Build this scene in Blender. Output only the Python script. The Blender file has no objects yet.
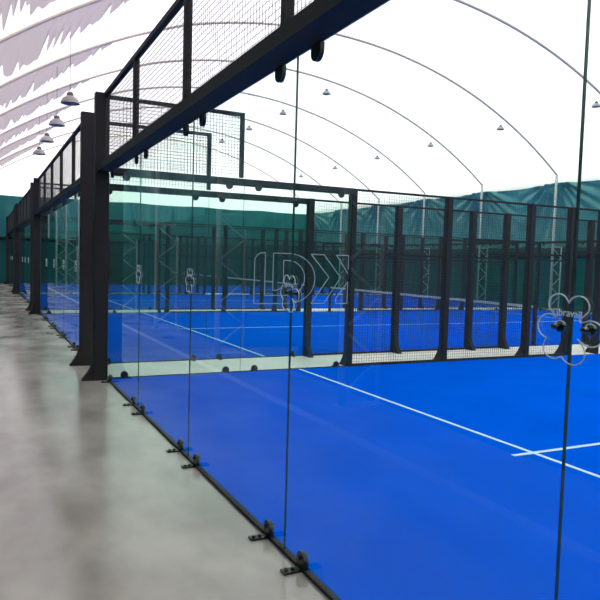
import bpy, bmesh, math, random
from mathutils import Vector, Matrix
random.seed(7)
SC = bpy.context.scene
COL = SC.collection
ORD = ['first', 'second', 'third', 'fourth', 'fifth', 'sixth', 'seventh', 'eighth', 'ninth', 'tenth', 'eleventh', 'twelfth']

# ------------------------------------------------------------------ materials
def mat(name, color=(.5, .5, .5), rough=.6, metal=0., spec=.5, coat=0.):
    m = bpy.data.materials.new(name); m.use_nodes = True
    b = m.node_tree.nodes['Principled BSDF']
    b.inputs['Base Color'].default_value = (*color, 1)
    b.inputs['Roughness'].default_value = rough
    b.inputs['Metallic'].default_value = metal
    b.inputs['Specular IOR Level'].default_value = spec
    b.inputs['Coat Weight'].default_value = coat
    return m

def noisy(m, scale, c1, c2, detail=6, stretch=(1, 1, 1), rough=None, bump=0., lo=.35, hi=.65):
    nt = m.node_tree; N = nt.nodes; L = nt.links; b = N['Principled BSDF']
    tc = N.new('ShaderNodeTexCoord'); mp = N.new('ShaderNodeMapping'); mp.inputs['Scale'].default_value = stretch
    nz = N.new('ShaderNodeTexNoise'); nz.inputs['Scale'].default_value = scale; nz.inputs['Detail'].default_value = detail
    L.new(tc.outputs['Object'], mp.inputs[0]); L.new(mp.outputs[0], nz.inputs['Vector'])
    cr = N.new('ShaderNodeValToRGB'); cr.color_ramp.elements[0].position = lo; cr.color_ramp.elements[1].position = hi
    cr.color_ramp.elements[0].color = (*c1, 1); cr.color_ramp.elements[1].color = (*c2, 1)
    L.new(nz.outputs['Fac'], cr.inputs[0]); L.new(cr.outputs[0], b.inputs['Base Color'])
    if rough:
        mr = N.new('ShaderNodeMapRange'); mr.inputs['From Min'].default_value = lo; mr.inputs['From Max'].default_value = hi
        mr.inputs['To Min'].default_value = rough[0]; mr.inputs['To Max'].default_value = rough[1]
        L.new(nz.outputs['Fac'], mr.inputs[0]); L.new(mr.outputs[0], b.inputs['Roughness'])
    if bump:
        bp = N.new('ShaderNodeBump'); bp.inputs['Strength'].default_value = bump; bp.inputs['Distance'].default_value = .01
        L.new(nz.outputs['Fac'], bp.inputs['Height']); L.new(bp.outputs[0], b.inputs['Normal'])
    return m

STEEL = mat('matte_dark_steel', (.030, .026, .027), .65, spec=.2)
STEEL2 = mat('dark_wire', (.03, .031, .034), .5)
ALU = mat('pale_steel', (.60, .49, .44), .6, spec=.2)
WHITE = mat('white_paint', (.78, .78, .78), .5)
TRUSS = mat('white_truss_paint', (.50, .54, .52), .5)
BLACK = mat('black_gloss', (.006, .006, .007), .12, coat=.6)
CLAMP = mat('black_clamp', (.015, .015, .017), .35)
SEAL = mat('dark_rubber', (.01, .014, .02), .6)
LINE = mat('white_court_line', (.62, .80, .86), .85)
TAPE = mat('white_net_tape', (.55, .56, .56), .8)
NETM = mat('net_cord', (.03, .035, .045), .8)
SHADE = mat('lamp_shade_grey', (.42, .38, .38), .5, spec=.2)
CAP = mat('lamp_cap_grey', (.14, .12, .13), .5, spec=.2)
KERB = mat('pale_kerb', (.60, .53, .52), .6)
TURF = noisy(mat('blue_turf', (.0, .09, .6), 1.0, spec=.0), 1.1, (.0, .090, .68), (.0, .104, .75), detail=9, lo=.3, hi=.7)
CONC = noisy(mat('polished_concrete', (.4, .37, .35), .25), 1.5, (.34, .29, .262), (.57, .495, .452), detail=8, stretch=(1.0, .55, 1), rough=(.13, .26), bump=.05)
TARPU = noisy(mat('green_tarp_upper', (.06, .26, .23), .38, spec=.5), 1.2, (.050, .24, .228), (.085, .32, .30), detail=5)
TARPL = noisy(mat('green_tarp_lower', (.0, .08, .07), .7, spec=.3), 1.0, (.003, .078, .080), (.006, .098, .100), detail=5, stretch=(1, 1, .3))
TARPB = noisy(mat('dark_tarp_roll', (.02, .05, .05), .8, spec=.2), 1.5, (.012, .045, .046), (.035, .058, .055), detail=5)

def membrane(name, col, tr, trough=.55):
    m = bpy.data.materials.new(name); m.use_nodes = True
    N = m.node_tree.nodes; L = m.node_tree.links; N.clear()
    o = N.new('ShaderNodeOutputMaterial'); a = N.new('ShaderNodeBsdfDiffuse'); t = N.new('ShaderNodeBsdfTranslucent')
    a.inputs[0].default_value = (*col, 1); t.inputs[0].default_value = (*tr, 1)
    mx = N.new('ShaderNodeMixShader'); mx.inputs[0].default_value = trough
    L.new(a.outputs[0], mx.inputs[1]); L.new(t.outputs[0], mx.inputs[2]); L.new(mx.outputs[0], o.inputs[0])
    return m
PALE = noisy(mat('pale_walkway', (.72, .68, .64), .45, spec=.3), 1.6, (.80, .74, .69), (.90, .84, .79), detail=6)
ROOF = membrane('white_roof_membrane', (.8, .8, .8), (.86, .855, .86), .6)
ROOFSHADE = membrane('pinkish_grey_roof_shade', (.46, .40, .415), (.60, .53, .55), .5)  # shading of the roof membrane, put into the colour of extra sheets

def glass(name, tint, refl=1.0):
    m = bpy.data.materials.new(name); m.use_nodes = True
    N = m.node_tree.nodes; L = m.node_tree.links; N.clear()
    o = N.new('ShaderNodeOutputMaterial'); t = N.new('ShaderNodeBsdfTransparent'); g = N.new('ShaderNodeBsdfGlossy')
    t.inputs[0].default_value = (*tint, 1); g.inputs['Roughness'].default_value = 0.0; g.inputs['Color'].default_value = (.88, 1, .98, 1)
    f = N.new('ShaderNodeFresnel'); f.inputs[0].default_value = 1.5
    ge = N.new('ShaderNodeNewGeometry'); inv = N.new('ShaderNodeMath'); inv.operation = 'SUBTRACT'; inv.inputs[0].default_value = 1
    mu = N.new('ShaderNodeMath'); mu.operation = 'MULTIPLY'; m2 = N.new('ShaderNodeMath'); m2.operation = 'MULTIPLY'; m2.inputs[1].default_value = refl
    L.new(ge.outputs['Backfacing'], inv.inputs[1]); L.new(f.outputs[0], mu.inputs[0]); L.new(inv.outputs[0], mu.inputs[1]); L.new(mu.outputs[0], m2.inputs[0])
    mx = N.new('ShaderNodeMixShader'); L.new(m2.outputs[0], mx.inputs[0]); L.new(t.outputs[0], mx.inputs[1]); L.new(g.outputs[0], mx.inputs[2]); L.new(mx.outputs[0], o.inputs[0])
    return m
GLASS = glass('clear_glass', (.905, .968, .94), .92)
EDGE = mat('dark_glass_edge', (.012, .035, .035), .3)
ACRYL = glass('clear_acrylic', (.97, .985, .985), .8)
RIM = mat('bright_acrylic_rim', (.85, .88, .88), .2)
FROST = bpy.data.materials.new('frosted_outline'); FROST.use_nodes = True
_b = FROST.node_tree.nodes['Principled BSDF']; _b.inputs['Base Color'].default_value = (.60, .70, .70, 1); _b.inputs['Alpha'].default_value = .42; _b.inputs['Roughness'].default_value = .6

# ------------------------------------------------------------------ mesh helpers
class MB:
    def __init__(s): s.v = []; s.f = []; s.mi = []; s.sm = []
    def box(s, x0, x1, y0, y1, z0, z1, mi=0, sides=None):
        n = len(s.v)
        s.v += [(x0,y0,z0),(x1,y0,z0),(x1,y1,z0),(x0,y1,z0),(x0,y0,z1),(x1,y0,z1),(x1,y1,z1),(x0,y1,z1)]
        F = [(0,3,2,1),(4,5,6,7),(0,1,5,4),(1,2,6,5),(2,3,7,6),(3,0,4,7)]
        for i, q in enumerate(F):
            s.f.append(tuple(n+k for k in q)); s.mi.append(mi if sides is None else sides[i]); s.sm.append(False)
        return s
    def prism(s, pts, axis, a, b, mi=0):
        """polygon in the plane normal to axis, extruded a..b"""
        n = len(s.v); k = len(pts)
        def P(p, t):
            if axis == 0: return (t, p[0], p[1])
            if axis == 1: return (p[0], t, p[1])
            return (p[0], p[1], t)
        s.v += [P(p, a) for p in pts] + [P(p, b) for p in pts]
        s.f.append(tuple(n+i for i in range(k))[::-1]); s.f.append(tuple(n+k+i for i in range(k)))
        for i in range(k): s.f.append((n+i, n+(i+1) % k, n+k+(i+1) % k, n+k+i))
        s.mi += [mi]*(k+2); s.sm += [False]*(k+2)
        return s
    def tube(s, pts, r, seg=8, closed=False, mi=0):
        pts = [Vector(p) for p in pts]; n0 = len(s.v); k = len(pts); nrm = None
        for i, p in enumerate(pts):
            a = pts[(i-1) % k] if (closed or i) else p; b = pts[(i+1) % k] if (closed or i < k-1) else p
            t = (b-a).normalized()
            if nrm is None:
                nrm = t.cross(Vector((0, 0, 1)))
                if nrm.length < .1: nrm = t.cross(Vector((1, 0, 0)))
            nrm = (nrm - t*nrm.dot(t)).normalized(); bn = t.cross(nrm)
            for j in range(seg):
                an = 2*math.pi*j/seg; s.v.append(tuple(p + nrm*math.cos(an)*r + bn*math.sin(an)*r))
        for i in range(k if closed else k-1):
            for j in range(seg):
                a = n0+i*seg; b = n0+((i+1) % k)*seg
                s.f.append((a+j, a+(j+1) % seg, b+(j+1) % seg, b+j)); s.mi.append(mi); s.sm.append(True)
        if not closed:
            s.f.append(tuple(n0+j for j in range(seg))[::-1]); s.f.append(tuple(n0+(k-1)*seg+j for j in range(seg))); s.mi += [mi]*2; s.sm += [False]*2
        return s
    def lathe(s, prof, seg=24, c=(0, 0, 0), axis=2, mi=0, smooth=True):
        n0 = len(s.v)
        for r, h in prof:
            for j in range(seg):
                an = 2*math.pi*j/seg; u, w = r*math.cos(an), r*math.sin(an)
                q = (u, w, h) if axis == 2 else ((h, u, w) if axis == 0 else (w, h, u))
                s.v.append((c[0]+q[0], c[1]+q[1], c[2]+q[2]))
        for i in range(len(prof)-1):
            for j in range(seg):
                a = n0+i*seg; b = a+seg
                s.f.append((a+j, a+(j+1) % seg, b+(j+1) % seg, b+j)); s.mi.append(mi); s.sm.append(smooth)
        return s
    def grid(s, nu, nv, fn, mi=0):
        n0 = len(s.v)
        for i in range(nu+1):
            for j in range(nv+1): s.v.append(fn(i/nu, j/nv))
        for i in range(nu):
            for j in range(nv):
                a = n0+i*(nv+1)+j; s.f.append((a, a+1, a+nv+2, a+nv+1)); s.mi.append(mi); s.sm.append(True)
        return s
    def mesh(s, name, mats):
        me = bpy.data.meshes.new(name); me.from_pydata(s.v, [], s.f)
        for m in (mats if isinstance(mats, (list, tuple)) else [mats]): me.materials.append(m)
        me.polygons.foreach_set('material_index', s.mi); me.polygons.foreach_set('use_smooth', s.sm); me.update()
        return me

CACHE = {}
def cached(key, name, mats, fn):
    if key not in CACHE:
        b = MB(); fn(b); CACHE[key] = b.mesh(name, mats)
    return CACHE[key]
def obj(name, me, parent=None, loc=(0, 0, 0), rz=0.):
    o = bpy.data.objects.new(name, me); COL.objects.link(o); o.location = loc; o.rotation_euler = (0, 0, rz)
    if parent: o.parent = parent
    return o
def tag(o, label, cat, group=None):
    o['label'] = label; o['category'] = cat
    if group: o['group'] = group
    return o
def struct(name, me, label=None):
    o = obj(name, me); o['kind'] = 'structure'
    if label: o['label'] = label
    o['category'] = name.split('_')[0]
    return o

# ------------------------------------------------------------------ dimensions (metres; camera stands at x=0, y=0)
GX = 1.65                                   # glass back walls of all courts
FX = 21.65                                  # far end walls
COURTS = [(-.57, 9.43), (10.80, 20.65), (21.98, 31.45), (32.75, 42.2)]
CN = ['nearest court', 'second court', 'third court', 'farthest court']
WL, WR = -1.3, 23.15                        # hall side walls
Y0, Y1 = -7.08, 43.9                        # hall end walls
AY = [20.7 + 4.63*k for k in range(-6, 6)]  # arches
AY = [y for y in AY if Y0 < y < Y1 + .2]
AXC, AZC, AR = 10.9, 9.85-18.7, 18.7
def roof_z(x, off=0.): return AZC + math.sqrt((AR+off)**2 - (x-AXC)**2) - .26*max(0., (6.-x)/6.7)**.8

# ------------------------------------------------------------------ setting
b = MB().box(WL-.1, WR+.1, Y0-.1, Y1+.1, -.2, 0); struct('floor', b.mesh('floor', CONC), 'grey polished concrete hall floor with cloudy stains')

# side walls: lower tarp, dark rolled band, upper tarp gathered into folds at each arch leg
def upper_fn(side):
    def f(u, v):
        y = Y0 + (Y1-Y0)*u; z = 2.55 + (5.50-2.55)*v
        k = min(AY, key=lambda a: abs(a-y)); dy = y-k
        r = math.hypot(dy, 5.6-z); th = math.atan2(dy, 5.75-z)
        amp = .22*math.exp(-(r/1.7)**2)*min(1, abs(dy)*3)
        d = amp*(1-2*abs(math.sin(th*11 + k*1.3))**.6) + .04*math.exp(-(r/2.6)**2)*math.sin(th*31+k)
        d += .03*math.sin(y*1.7+z*2.3) + .018*math.sin(y*4.1-z*5)
        if side > 0: x = 23.12 - .50*v**1.5 - abs(d)*0 + d
        else: x = -1.28 + .48*v**1.5 + d
        zz = z - (.10*math.sin(math.pi*((y-AY[0]) % 4.63)/4.63)*v)
        return (x, y, zz)
    return f
def wall_side(name, side, label):
    x = WR if side > 0 else WL
    b = MB()
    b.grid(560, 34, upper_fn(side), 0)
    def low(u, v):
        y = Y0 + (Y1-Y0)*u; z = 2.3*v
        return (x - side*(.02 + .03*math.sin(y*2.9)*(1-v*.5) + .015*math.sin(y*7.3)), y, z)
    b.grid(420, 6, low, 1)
    def roll(u, v):
        y = Y0 + (Y1-Y0)*u; a = math.pi*v
        r = .24 + .02*math.sin(y*3.1)+.015*math.sin(y*8)
        return (x - side*(.02 + .12*math.sin(a)), y, 2.5 - r*math.cos(a))
    b.grid(300, 10, roll, 2)
    b.box(x, x+side*.05, Y0, Y1, 0, 5.6, 1) if side > 0 else b.box(x-.05, x, Y0, Y1, 0, 5.6, 1)
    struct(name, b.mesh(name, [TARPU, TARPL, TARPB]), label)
wall_side('wall_right', 1, 'dark green tarpaulin side wall with gathered folds along its top')
wall_side('wall_left', -1, 'dark green tarpaulin side wall beside the aisle')
def wall_end(name, y, s, label):
    b = MB()
    def up(u, v):
        x = WL+(WR-WL)*u; z = 5.42*v
        return (x, y - s*(.03*math.sin(x*2.1+z*.7)*(1-v)+.02*math.sin(x*5.3)*(.4+v)+.03*math.sin(x*1.3-z*2)), z - .06*v*abs(math.sin(x*.68)))
    b.grid(240, 30, up, 0)
    b.tube([(WL+.05, y-s*.13, 2.75), (WR-.05, y-s*.13, 2.75)], .10, 10, mi=3)
    b.box(WL, WR, y-s*.1-.02, y-s*.1+.02, 0, 2.7, 1)
    def gab(u, v):
        x = -.85+(22.65+.85)*u; return (x, y + s*.06, 5.2 + (max(roof_z(x, .05), 5.25)-5.2)*v)
    b.grid(60, 4, gab, 2)
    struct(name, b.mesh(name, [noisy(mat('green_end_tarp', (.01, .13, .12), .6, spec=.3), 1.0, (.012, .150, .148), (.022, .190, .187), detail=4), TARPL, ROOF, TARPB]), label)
wall_end('wall_back', Y1, 1, 'dark green tarpaulin end wall below a white translucent gable')
wall_end('wall_front', Y0, -1, 'green tarpaulin end wall behind the viewer')

b = MB()
def rf(u, v):
    y = Y0-.05 + (Y1-Y0+.1)*u
    x = -.85 + (22.65+.85)*max(0, min(1, (v-1/60)/(58/60)))
    if v == 0 or v == 1: return (x-.12 if v == 0 else x+.12, y, 5.3)
    ph = ((y-AY[0]) % 4.63)/4.63
    return (x, y, roof_z(x, .07) + .10*math.sin(math.pi*ph))
b.grid(250, 60, rf, 0)
struct('ceiling', b.mesh('ceiling', ROOF), 'white translucent vaulted roof membrane')
# shaded bands of the left roof slope, built as added pinkish grey sheets, ragged edge towards the far arch of each bay
for i, y in enumerate(AY[:-1]):
    rnd = random.Random(i*11+3); n = 170
    ends = []
    spikes = [(rnd.uniform(-.7, 4.0), rnd.uniform(.04, .10), rnd.uniform(.3, 1.9)) for _ in range(30)]
    for k in range(n+1):
        x = -.78 + 4.6*k/n
        e = 4.3*max(.02, 1-(max(0, x+.7)/4.6)**2.2)
        for sx, w, h in spikes:
            e -= h*max(0, 1-abs(x-sx)/w)*(1-(x+.8)/6)
        e += .06*math.sin(x*31)
        ends.append(max(.06, e))
    b = MB()
    def fl(u, v):
        k = int(round(u*n)); x = -.78+4.6*u
        return (x, y+.03+ends[k]*v, roof_z(x, -.02) + .03 + .05*math.sin(math.pi*v)*1.0)
    b.grid(n, 8, fl, 0)
    o = struct('trim_%d' % (i+1), b.mesh('roof_shade_sheet', ROOFSHADE), 'grey-pink ragged sheet imitating shade on the left roof slope, %s bay' % ORD[i])

# arches with their lattice legs
def arch_mesh():
    b = MB(); a0 = math.asin((-.7-AXC)/AR); a1 = math.asin((22.5-AXC)/AR)
    pts = [(-.7, 0, 0), (-.7, 0, 2.8)] + [(AXC+AR*math.sin(a0+(a1-a0)*t/60), 0, roof_z(AXC+AR*math.sin(a0+(a1-a0)*t/60))) for t in range(61)] + [(22.5, 0, 2.8), (22.5, 0, 0)]
    return b.tube(pts[2:63], .042, 8)
AM = arch_mesh().mesh('arch', ALU)
def leg_mesh(s):
    b = MB(); b.tube([(0, 0, 0), (0, 0, 5.84)], .055, 10); return b
def lat_mesh(s):
    b = MB(); b.tube([(s*.52, 0, 0), (s*.52, 0, 2.75)], .03, 8); b.tube([(0, 0, 2.72), (s*.52, 0, 2.72)], .025, 8)
    z = .15; k = 0
    while z < 2.5:
        a, c = ((0, s*.52) if k % 2 == 0 else (s*.52, 0)); b.tube([(a, 0, z), (c, 0, z+.42)], .02, 6); z += .42; k += 1
    b.box(min(0, s*.52)-.08, max(0, s*.52)+.08, -.09, .09, 0, .015)
    return b
LEGM = leg_mesh(1).mesh('leg', TRUSS)
LATR, LATL = lat_mesh(1).mesh('lattice', TRUSS), lat_mesh(-1).mesh('lattice', TRUSS)
for i, y in enumerate(AY):
    t = tag(obj('roof_arch', None, loc=(0, y, 0)), 'pale steel roof arch with lattice legs, %s from the far green end wall' % ORD[len(AY)-1-i], 'arch', 'steel arches carrying the white roof')
    obj('arch_tube', AM, t)
    for x, lm in ((-.7, LATL), (22.5, LATR)):
        l = obj('leg', LEGM, t, (x, 0, 0)); l.scale.z = 1 if x > 0 else .953; obj('lattice', lm, l)

# kerb strip along the aisle
b = MB().box(-.14, -.03, Y0+.1, Y1-.2, 0, .012)
struct('trim_20', b.mesh('kerb', KERB), 'pale strip set in the aisle floor along the left wall')

for k, (p0, p1) in enumerate(((9.43, 10.80), (20.65, 21.98), (31.45, 32.75))):
    b = MB().box(GX+.04, FX, p0+.02, p1-.02, 0, .006)
    struct('trim_%d' % (21+k), b.mesh('walkway', PALE), 'pale walkway strip between the %s and the %s' % (CN[k], CN[k+1]))
# ------------------------------------------------------------------ court surfaces
def court_turf(ci):
    a, c = COURTS[ci]
    b = MB().box(GX+.03, FX-.03, a+.03, c-.03, 0, .012)
    t = tag(obj('court_turf', b.mesh('court_turf', TURF)), 'bright blue artificial turf of the %s, marked with white lines' % ['nearest padel court', 'second padel court away', 'third padel court away', 'farthest padel court'][ci], 'sports court', 'blue padel court surfaces')
    m = (a+c)/2
    for x in (4.70, 18.60):
        obj('service_line', cached(('sl', ci), 'service_line', LINE, lambda b: b.box(-.025, .025, a+.04, c-.04, .0122, .0150)), t, (x, 0, 0))
    obj('centre_line', cached(('cl',), 'centre_line', LINE, lambda b: b.box(4.45, 18.85, -.025, .025, .0124, .0152)), t, (0, m, 0))
for ci in range(4): court_turf(ci)

# ------------------------------------------------------------------ glass panes and clamps
T = .006
def pane_mesh(L, H):
    def f(b): b.box(-T, T, .0015, L-.0015, .022, H, 0, [1, 1, 1, 0, 1, 0]); 
    return cached(('pane', round(L, 3), H), 'pane', [GLASS, EDGE], f)
def seal_mesh(L):
    return cached(('seal', round(L, 3)), 'base_seal', SEAL, lambda b: b.box(-.016, .016, 0, L, 0, .022))
def half_disc(b, r, x0, x1, flip=False):
    pts = [(r*math.cos(math.pi*k/12), (r*math.sin(math.pi*k/12)+.035)) for k in range(13)] + [(-r, 0), (r, 0)]
    if flip: pts = [(p, -q) for p, q in pts][::-1]
    b.prism(pts, 0, x0, x1)
def clamp_low(b):
    half_disc(b, .052, -.013, .013)
    b.lathe([(0, -.03), (.014, -.03), (.016, 0), (.014, .03), (0, .03)], 10, (0, 0, .055), 0)
def clamp_plate(b):
    b.box(-.125, -.013, -.028, .032, .0, .010); b.lathe([(0, .022), (.013, .022), (.013, .008)], 8, (-.10, 0, 0)); b.lathe([(0, .022), (.013, .022), (.013, .008)], 8, (-.06, 0, 0))
def clamp_up(b): half_disc(b, .055, -.013, .013, True)
CL = cached(('cl_low',), 'clamp', CLAMP, clamp_low); CP = cached(('cl_pl',), 'floor_plate', CLAMP, clamp_plate); CU = cached(('cl_up',), 'clamp', CLAMP, clamp_up)
H3 = 2.915
def pane(loc, rz, L, label, group, detail=True, H=H3, upclamps=True):
    """a pane along local +Y starting at loc; outside is local -X"""
    t = tag(obj('glass_screen', pane_mesh(L, H), loc=loc, rz=rz), label, 'glass', group)
    obj('base_seal', seal_mesh(L), t)
    if detail:
        for y in (.24, L-.24):
            c = obj('clamp', CL, t, (0, y, .02)); obj('floor_plate', CP, c, (0, 0, -.018))
            if upclamps: obj('clamp', CU, t, (0, y, H+.0))
    return t
# connectors: clear six-lobed plate with two black knobs on a seam
def lobes():
    cs = [(-11, 23, 10.5), (10, 22, 10.5), (23, -3, 12.5), (-20, 0, 12.5), (-14, -21, 11.5), (6, -23, 12.5)]
    out = []
    for k in range(120):
        a = 2*math.pi*k/120; dx, dy = math.cos(a), math.sin(a); best = 14
        for cx, cy, r in cs:
            p = cx*dx+cy*dy; q = cx*cx+cy*cy-p*p
            if q < r*r: best = max(best, p+math.sqrt(r*r-q))
        out.append((-best*dx*.00365, best*dy*.0031))
    return out
LB = lobes()
def text_mesh(body, size, mat_, ext=.0008):
    cu = bpy.data.curves.new('txt', 'FONT'); cu.body = body; cu.size = size; cu.extrude = ext; cu.align_x = 'CENTER'; cu.align_y = 'CENTER'
    cu.resolution_u = 3
    o = bpy.data.objects.new('txt', cu); COL.objects.link(o); dg = bpy.context.evaluated_depsgraph_get()
    me = bpy.data.meshes.new_from_object(o.evaluated_get(dg)); bpy.data.objects.remove(o); me.materials.clear(); me.materials.append(mat_); return me
PLATE = cached(('plate',), 'clear_plate', ACRYL, lambda b: b.prism(LB, 0, -.018, -.012))
RIMM = cached(('rim',), 'plate_rim', RIM, lambda b: b.tube([(-.015, y, z) for y, z in LB], .0024, 6, True))
KNOB = cached(('knob',), 'knob', BLACK, lambda b: b.lathe([(0, -.021), (.008, -.020), (.008, -.012), (.008, .004), (.014, .006), (.018, .010), (.0195, .016), (.018, .023), (.011, .029), (0, .031)], 16, (0, 0, 0), 0))
TXT = text_mesh('Tibravail', .034, RIM)
for v in TXT.vertices:   # stands upright in the glass plane, read from the aisle, gently arched
    x, y, z = v.co; v.co = (-.019 - z, -x, y - 1.6*x*x)
def connector(loc, rz, label, group, near=True):
    t = tag(obj('glass_connector', None, loc=loc, rz=rz), label, 'connector', group)
    obj('clear_plate', PLATE, t); r = obj('plate_rim', RIMM, t)
    obj('knob', KNOB, t, (0, .057, 0)); obj('knob', KNOB, t, (0, -.057, 0))
    if near: obj('lettering', TXT, t, (0, .005, .047))
    return t

# ------------------------------------------------------------------ steel
def wires(b, L, z0, z1, dz=.05, dy=.05, w=.0017):
    """wire grid in local plane x=0, y 0..L"""
    n = max(1, int(round(L/dy)))
    for k in range(1, n): b.box(-w, w, L*k/n-w, L*k/n+w, z0, z1)
    m = max(1, int(round((z1-z0)/dz)))
    for k in range(1, m):
        z = z0+(z1-z0)*k/m; b.box(-w-.002, w-.002, 0, L, z-w, z+w)
def wire_mesh(L, z0, z1, w=.0017): return cached(('wire', round(L, 3), z0, z1), 'wire_mesh', STEEL2, lambda b: wires(b, L, z0, z1, w=w))
def bar(w, h, L): return cached(('bar', w, h, round(L, 3)), 'rail', STEEL, lambda b: b.box(-w/2, w/2, 0, L, -h, 0))
def corner_post_mesh():
    def f(b): b.box(-.20, -.012, -.07, .07, 0, 4.0)
    return cached(('cpost',), 'corner_post', STEEL, f)
def foot_fn(d0, w, out, h):
    pts = [(d0, 0), (d0, h)] + [(d0-out*(1-math.sin(math.pi/2*k/8)), h*(1-k/8)*1.0) for k in range(0, 0)]
    prof = [(d0, h)]
    for k in range(1, 9):
        t = k/8; prof.append((d0 - out*t**2.4, h*(1-t)+.012*t))
    prof += [(d0-out, 0), (d0, 0)]
    return prof
FOOTC = cached(('footc',), 'flared_foot', STEEL, lambda b: b.prism(foot_fn(-.20, 0, .15, .38), 1, -.06, .06))
def post_mesh():
    def f(b): b.box(-.135, -.01, -.052, .052, 0, 3.0)
    return cached(('post',), 'post', STEEL, f)
FOOTP = cached(('footp',), 'flared_foot', STEEL, lambda b: b.prism(foot_fn(-.135, 0, .16, .42), 1, -.04, .04))

def corner_post(x, y, rz, label, group):
    t = tag(obj('corner_post', corner_post_mesh(), loc=(x, y, 0), rz=rz), label, 'post', group); obj('flared_foot', FOOTC, t)
    k = obj('glass_clamp', cached(('gc',), 'glass_clamp', CLAMP, lambda b: b.box(-.012, .05, -.035, -.012, -.03, .03)), t, (0, 0, 1.55))
    return t
def post(x, y, rz, label, group):
    t = tag(obj('fence_post', post_mesh(), loc=(x, y, 0), rz=rz), label, 'post', group); obj('flared_foot', FOOTP, t); return t
def beam(loc, rz, L, w, z0, z1, off, label, group):
    m = cached(('beam', w, round(L, 3), z0, z1, off), 'beam', STEEL, lambda b: b.box(off-w, off, 0, L, z0, z1))
    return tag(obj('steel_beam', m, loc=loc, rz=rz), label, 'beam', group)
def upper_panel(loc, rz, L, label, group, ends=(True, True), off=-.06):
    t = tag(obj('upper_wire_fence', None, loc=loc, rz=rz), label, 'mesh panel', group)
    obj('wire_mesh', wire_mesh(L, 3.02, 3.96, .0015 if rz == 0 else .0023), t, (off, 0, 0))
    obj('top_rail', bar(.06, .05, L), t, (off, 0, 4.0))
    up = cached(('upr',), 'upright', STEEL, lambda b: b.box(-.03, .03, -.03, .03, 3.02, 3.95))
    for e, y in zip(ends, (.03, L-.03)):
        if e: obj('upright', up, t, (off, y, 0))
    return t
def mesh_panel(loc, rz, L, label, group, z0=0.):
    t = tag(obj('wire_fence', None, loc=loc, rz=rz), label, 'mesh panel', group)
    obj('wire_mesh', wire_mesh(L, z0+.03, 2.97), t, (-.04, 0, 0))
    obj('top_rail', bar(.04, .035, L), t, (-.04, 0, 3.0)); obj('bottom_rail', bar(.05, .045, L), t, (-.04, 0, z0+.045))
    if z0 < 1: obj('middle_rail', bar(.03, .03, L), t, (-.04, 0, 1.93))
    return t

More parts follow.
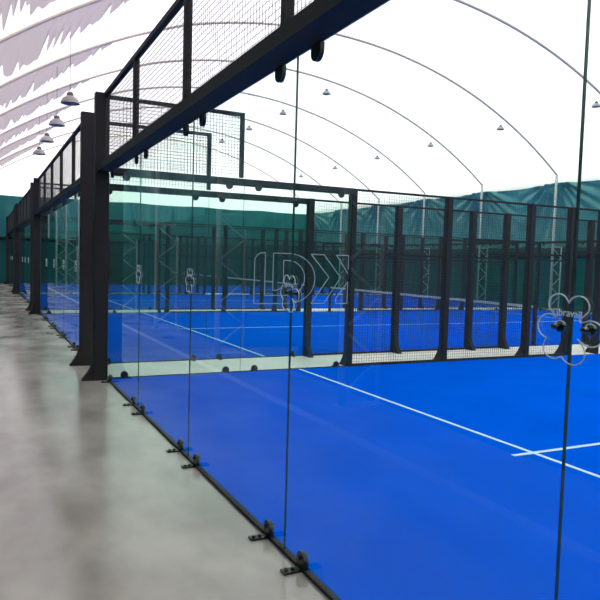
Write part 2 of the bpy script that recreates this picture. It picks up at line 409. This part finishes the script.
# frames: local +Y runs along the wall, local -X points outward
def back_wall(ci):
    a, c = COURTS[ci]; L = (c-a)/5; n = CN[ci]
    for k in range(5):
        y = c - L*(k+1)
        pane((GX, y, 0), 0, L, 'aisle-side glass pane of the %s, %s from its far corner post' % (n, ORD[k]), 'glass panes along the aisle')
        if not (ci == 0 and k == 4):
            upper_panel((GX, y, 0), 0, L, 'wire mesh above the aisle glass of the %s, %s from far corner' % (n, ORD[k]), 'mesh panels above the aisle glass', (k < 4, False))
    for k in range(4):
        connector((GX, c-L*(k+1), 1.56), 0, 'clear lobed connector with black knobs, %s seam from the far corner of the %s' % (ORD[k], n), 'clear connectors on the aisle glass', True)
    beam((GX, a+.08, 0), 0, c-a-.16, .18, 2.92, 3.015, .006, 'dark steel beam along the top of the %s\'s aisle glass' % n, 'steel beams above the glass')
def side_wall(ci, far):
    a, c = COURTS[ci]; y = c if far else a; n = CN[ci]
    side = 'far side' if far else 'near side'
    # far: outward is +y  -> local -X -> +Y : rz=-90deg, local +Y -> +X.   near: outward -y: rz=+90, local +Y -> -X
    rz = -math.pi/2 if far else math.pi/2
    def place(x0, x1): return ((x0 if far else x1), y, 0)
    def lab(s, k): return '%s of the %s, %s' % (s, n, k)
    last = 21.65 if ci else 13.7
    # corner posts
    def cpost(x, nm, mirror):
        rzc = 0 if not mirror else math.pi
        o = corner_post(x, y + (.0 if True else 0), rzc, 'tall dark corner post of the %s, %s and %s' % (n, side, nm), 'tall corner posts of the courts'); return o
    cpost(GX, 'aisle end', False)
    if ci: post(FX + (.0), y + (-.06 if far else .06), rz, 'dark steel post at the right end of the %s, %s' % (n, side), 'posts at the right ends of the courts')
    g1, g2 = (GX+2.03, GX+3.99) if ci == 0 else (GX+1.92, GX+3.82)
    ends = [(GX, g1, 'next to the aisle', True), (g1, g2, 'second from the aisle', False)]
    if ci: ends += [(FX-4, FX-2, 'second from the right wall', False), (FX-2, FX, 'next to the right wall', True)]
    for x0, x1, w, cor in ends:
        p = pane(place(x0, x1), rz, x1-x0, 'clear glass pane in the %s of the %s, %s' % (side, n, w), 'glass panes in the court sides')
        if ci == 0 and w.startswith('second'):
            logo(p)
        if cor and x0 < 5:
            at_aisle = x0 < 5
            mesh_end = (False, True) if (far == at_aisle) else (True, False)
            upper_panel(place(x0, x1), rz, x1-x0, 'framed wire mesh above the %s glass of the %s, %s' % (side, n, w), 'mesh panels above the side glass', mesh_end)
    beam(place(GX+.05, g2), rz, g2-GX-.05, .08, 2.895, 3.0, -.0, 'dark steel beam on the %s glass of the %s at the aisle end' % (side, n), 'steel beams above the glass')
    if ci: beam(place(FX-4.0, FX-.05), rz, 3.95, .08, 2.895, 3.0, -.0, 'dark steel beam on the %s glass of the %s at the right end' % (side, n), 'steel beams above the glass')
    xs = [5.50, 7.46, 9.33, 10.27, 12.85, 14.65, 16.45, 17.65]
    if ci == 0: xs = [5.67, 7.69, 9.71, 10.80, 11.68, 12.9, 13.65, 15.65, 17.62]
    if ci == 0: xs = xs[:7]
    for k, x in enumerate(xs):
        post(x, y, rz, 'dark steel fence post on the %s of the %s, %s from the aisle' % (side, n, ORD[k]), 'fence posts along the court sides')
    for k in range(len(xs)-1):
        x0, x1 = xs[k], xs[k+1]
        if k in ((3, 4) if ci == 0 else (3,)):
            mesh_panel(place(x0+.053, x1-.053), rz, x1-x0-.106, 'wire mesh over a gate, %s of the %s, %s the net' % (side, n, ('left of' if k == 3 else 'right of') if ci == 0 else 'in front of'), 'mesh panels over the gate openings', 2.1)
        else:
            mesh_panel(place(x0+.053, x1-.053), rz, x1-x0-.106, 'tall wire mesh on the %s of the %s, %s from the aisle' % (side, n, ORD[k]), 'tall mesh panels along the court sides')
def end_wall(ci):
    a, c = COURTS[ci]; L = (c-a)/5; n = CN[ci]
    for k in range(5):
        y1 = c - L*k
        pane((FX, y1, 0), math.pi, L, 'clear glass pane in the %s\'s right end wall, %s from its far corner' % (n, ORD[k]), 'glass panes in the right end walls')
    beam((FX, c-.08, 0), math.pi, c-a-.16, .17, 2.92, 3.015, -.01, 'dark steel beam along the top of the %s\'s right end glass' % n, 'steel beams above the glass')

# outlined logo on the second side pane of the nearest court (pane-local: y runs along the wall)
def logo(p):
    X0 = GX+2.03
    def arc(c, r0, r1, a0, a1, n=14): return [(c[0]+r0*math.cos(math.radians(a0+(a1-a0)*k/n)), c[1]+r1*math.sin(math.radians(a0+(a1-a0)*k/n))) for k in range(n+1)]
    paths = [
        ([(3.88, 1.08), (3.88, 1.74)] + arc((4.02, 1.74), .14, .14, 180, 90, 6) + [(4.06, 1.88), (4.06, 1.21), (4.46, 1.21)] + arc((4.46, 1.49), .30, .28, -90, 90) + [(4.38, 1.77), (4.38, 1.44)] + arc((4.24, 1.42), .14, .13, 0, -90, 6)
         + [(4.20, 1.29), (4.20, 1.88), (4.48, 1.88)] + arc((4.48, 1.48), .47, .40, 90, -90, 20) + [(3.88, 1.08)]),
        [(4.87, 1.88), (5.11, 1.88), (5.43, 1.51), (5.13, 1.08), (4.89, 1.08), (5.21, 1.51), (4.87, 1.88)],
        [(5.57, 1.65), (5.57, 1.88), (5.34, 1.88), (5.57, 1.58)],
        [(5.57, 1.44), (5.35, 1.16), (5.35, 1.08), (5.57, 1.08), (5.57, 1.44)],
    ]
    b = MB(); w = .0075
    for pa in paths:
        for (x0, z0), (x1, z1) in zip(pa[:-1], pa[1:]):
            d = Vector((x1-x0, z1-z0)); l = d.length
            if l < 1e-4: continue
            nx, nz = -d.y/l*w, d.x/l*w
            b.prism([(x0-X0+nx, z0+nz), (x1-X0+nx, z1+nz), (x1-X0-nx, z1-nz), (x0-X0-nx, z0-nz)], 0, T+.0002, T+.0012)
    o = obj('logo_decal', b.mesh('logo_decal', FROST), p); o['label'] = 'large frosted outline letters'

for ci in range(4):
    back_wall(ci)
    before = set(bpy.data.objects)
    side_wall(ci, True)
    if ci:
        side_wall(ci, False); end_wall(ci)
        for o in bpy.data.objects:
            if o not in before and o.parent is None and not o.name.startswith('corner_post'): o.scale.z = .972

# ------------------------------------------------------------------ nets
def net(ci):
    a, c = COURTS[ci]; L = c-a-.3
    t = tag(obj('padel_net', None, loc=(11.42, a+.15, 0)), 'dark net with white top tape across the %s' % CN[ci], 'net', 'nets across the blue courts')
    obj('net_cords', cached(('net', ci), 'net_cords', NETM, lambda b: wires(b, L, .03, .86, .06, .06, .0016)), t)
    obj('top_tape', cached(('tape', ci), 'top_tape', TAPE, lambda b: b.box(-.008, .008, 0, L, .85, .91)), t)
    for y in (-.03, L+.03):
        obj('net_post', cached(('np',), 'net_post', STEEL, lambda b: (b.box(-.04, .04, -.03, .03, .0122, .93), b.box(-.10, .10, -.06, .06, .0122, .024))), t, (0, y, 0))
for ci in (1, 2, 3): net(ci)

# ------------------------------------------------------------------ hanging lamps
def shade_fn(b):
    n = 20
    prof = [(.05, .16), (.10, .145), (.17, .06), (.205, -.04), (.225, -.13), (.222, -.13), (.20, -.04), (.165, .055), (.09, .135)]
    b.lathe(prof, n, smooth=False)
SHM = cached(('shade',), 'lamp_shade', SHADE, shade_fn)
HOU = cached(('hou',), 'lamp_housing', CAP, lambda b: b.lathe([(0, .30), (.05, .30), (.075, .26), (.085, .15), (.085, .12), (0, .11)], 16))
BUL = cached(('bul',), 'bulb', WHITE, lambda b: b.lathe([(0, .11), (.04, .10), (.06, .02), (.03, -.05), (0, -.06)], 14))
def lamp(x, y, z, label, grp, s=1.):
    t = tag(obj('hanging_lamp', None, loc=(x, y, z)), label, 'lamp', grp)
    obj('lamp_shade', SHM, t); obj('lamp_housing', HOU, t); obj('bulb', BUL, t)
    t.scale = (s, s, s*.62); top = (roof_z(x, .05)-z)/(s*.62)
    obj('cable', cached(('cab', round(top, 2)), 'cable', CAP, lambda b: b.tube([(0, 0, .29), (0, 0, top)], .007, 6)), t)
# rows run along the hall
for k in range(4): lamp(2.2, 15.2+3.27*(k+1)-.0, 5.88, 'grey bell lamp hanging over the aisle side, %s from the viewer' % ORD[k], 'bell lamps in the left row', 1.12)
for k in range(4): lamp(10.9, 20.3+3.6*(k-0), 7.65, 'small grey bell lamp under the roof ridge, %s from the viewer' % ORD[k], 'bell lamps in the middle row', .66)
for k in range(6): lamp(16.8, 14.1+4.0*k, 6.72, 'small grey bell lamp over the right half of the courts, %s from the viewer' % ORD[k], 'bell lamps in the right row', .6)

# ------------------------------------------------------------------ light: daylight through the membrane
w = bpy.data.worlds.new('sky'); SC.world = w; w.use_nodes = True
bg = w.node_tree.nodes['Background']; bg.inputs[0].default_value = (1.0, .975, .945, 1); bg.inputs[1].default_value = 3.0

# ------------------------------------------------------------------ camera
h, yaw, pitch, roll, f = 1.7386, .4479491851, -.06482036964, -.02761760861, 650.6827
cam = bpy.data.cameras.new('camera'); co = bpy.data.objects.new('camera', cam); COL.objects.link(co)
c, s = math.cos(yaw), math.sin(yaw); cp, sp = math.cos(pitch), math.sin(pitch); cr, sr = math.cos(roll), math.sin(roll)
r0 = Vector((c, -s, 0)); fw = Vector((s*cp, c*cp, sp)); u0 = Vector((-s*sp, -c*sp, cp))
R = r0*cr - u0*sr; U = r0*sr + u0*cr
M = Matrix((R, U, -fw)).transposed().to_4x4(); M.translation = (0, 0, h)
co.matrix_world = M
cam.sensor_width = 36; cam.sensor_fit = 'HORIZONTAL'; cam.lens = 36*f/600; cam.shift_x = 9.05/600; cam.shift_y = 4.705/600; cam.clip_start = .05; cam.clip_end = 200
SC.camera = co
SC.view_settings.view_transform = 'Standard'; SC.view_settings.look = 'None'; SC.view_settings.gamma = 1; SC.view_settings.exposure = 0
SC.view_settings.use_curve_mapping = False
SC.cycles.transparent_max_bounces = 64
SC.cycles.max_bounces = 10
SC.cycles.use_denoising = True
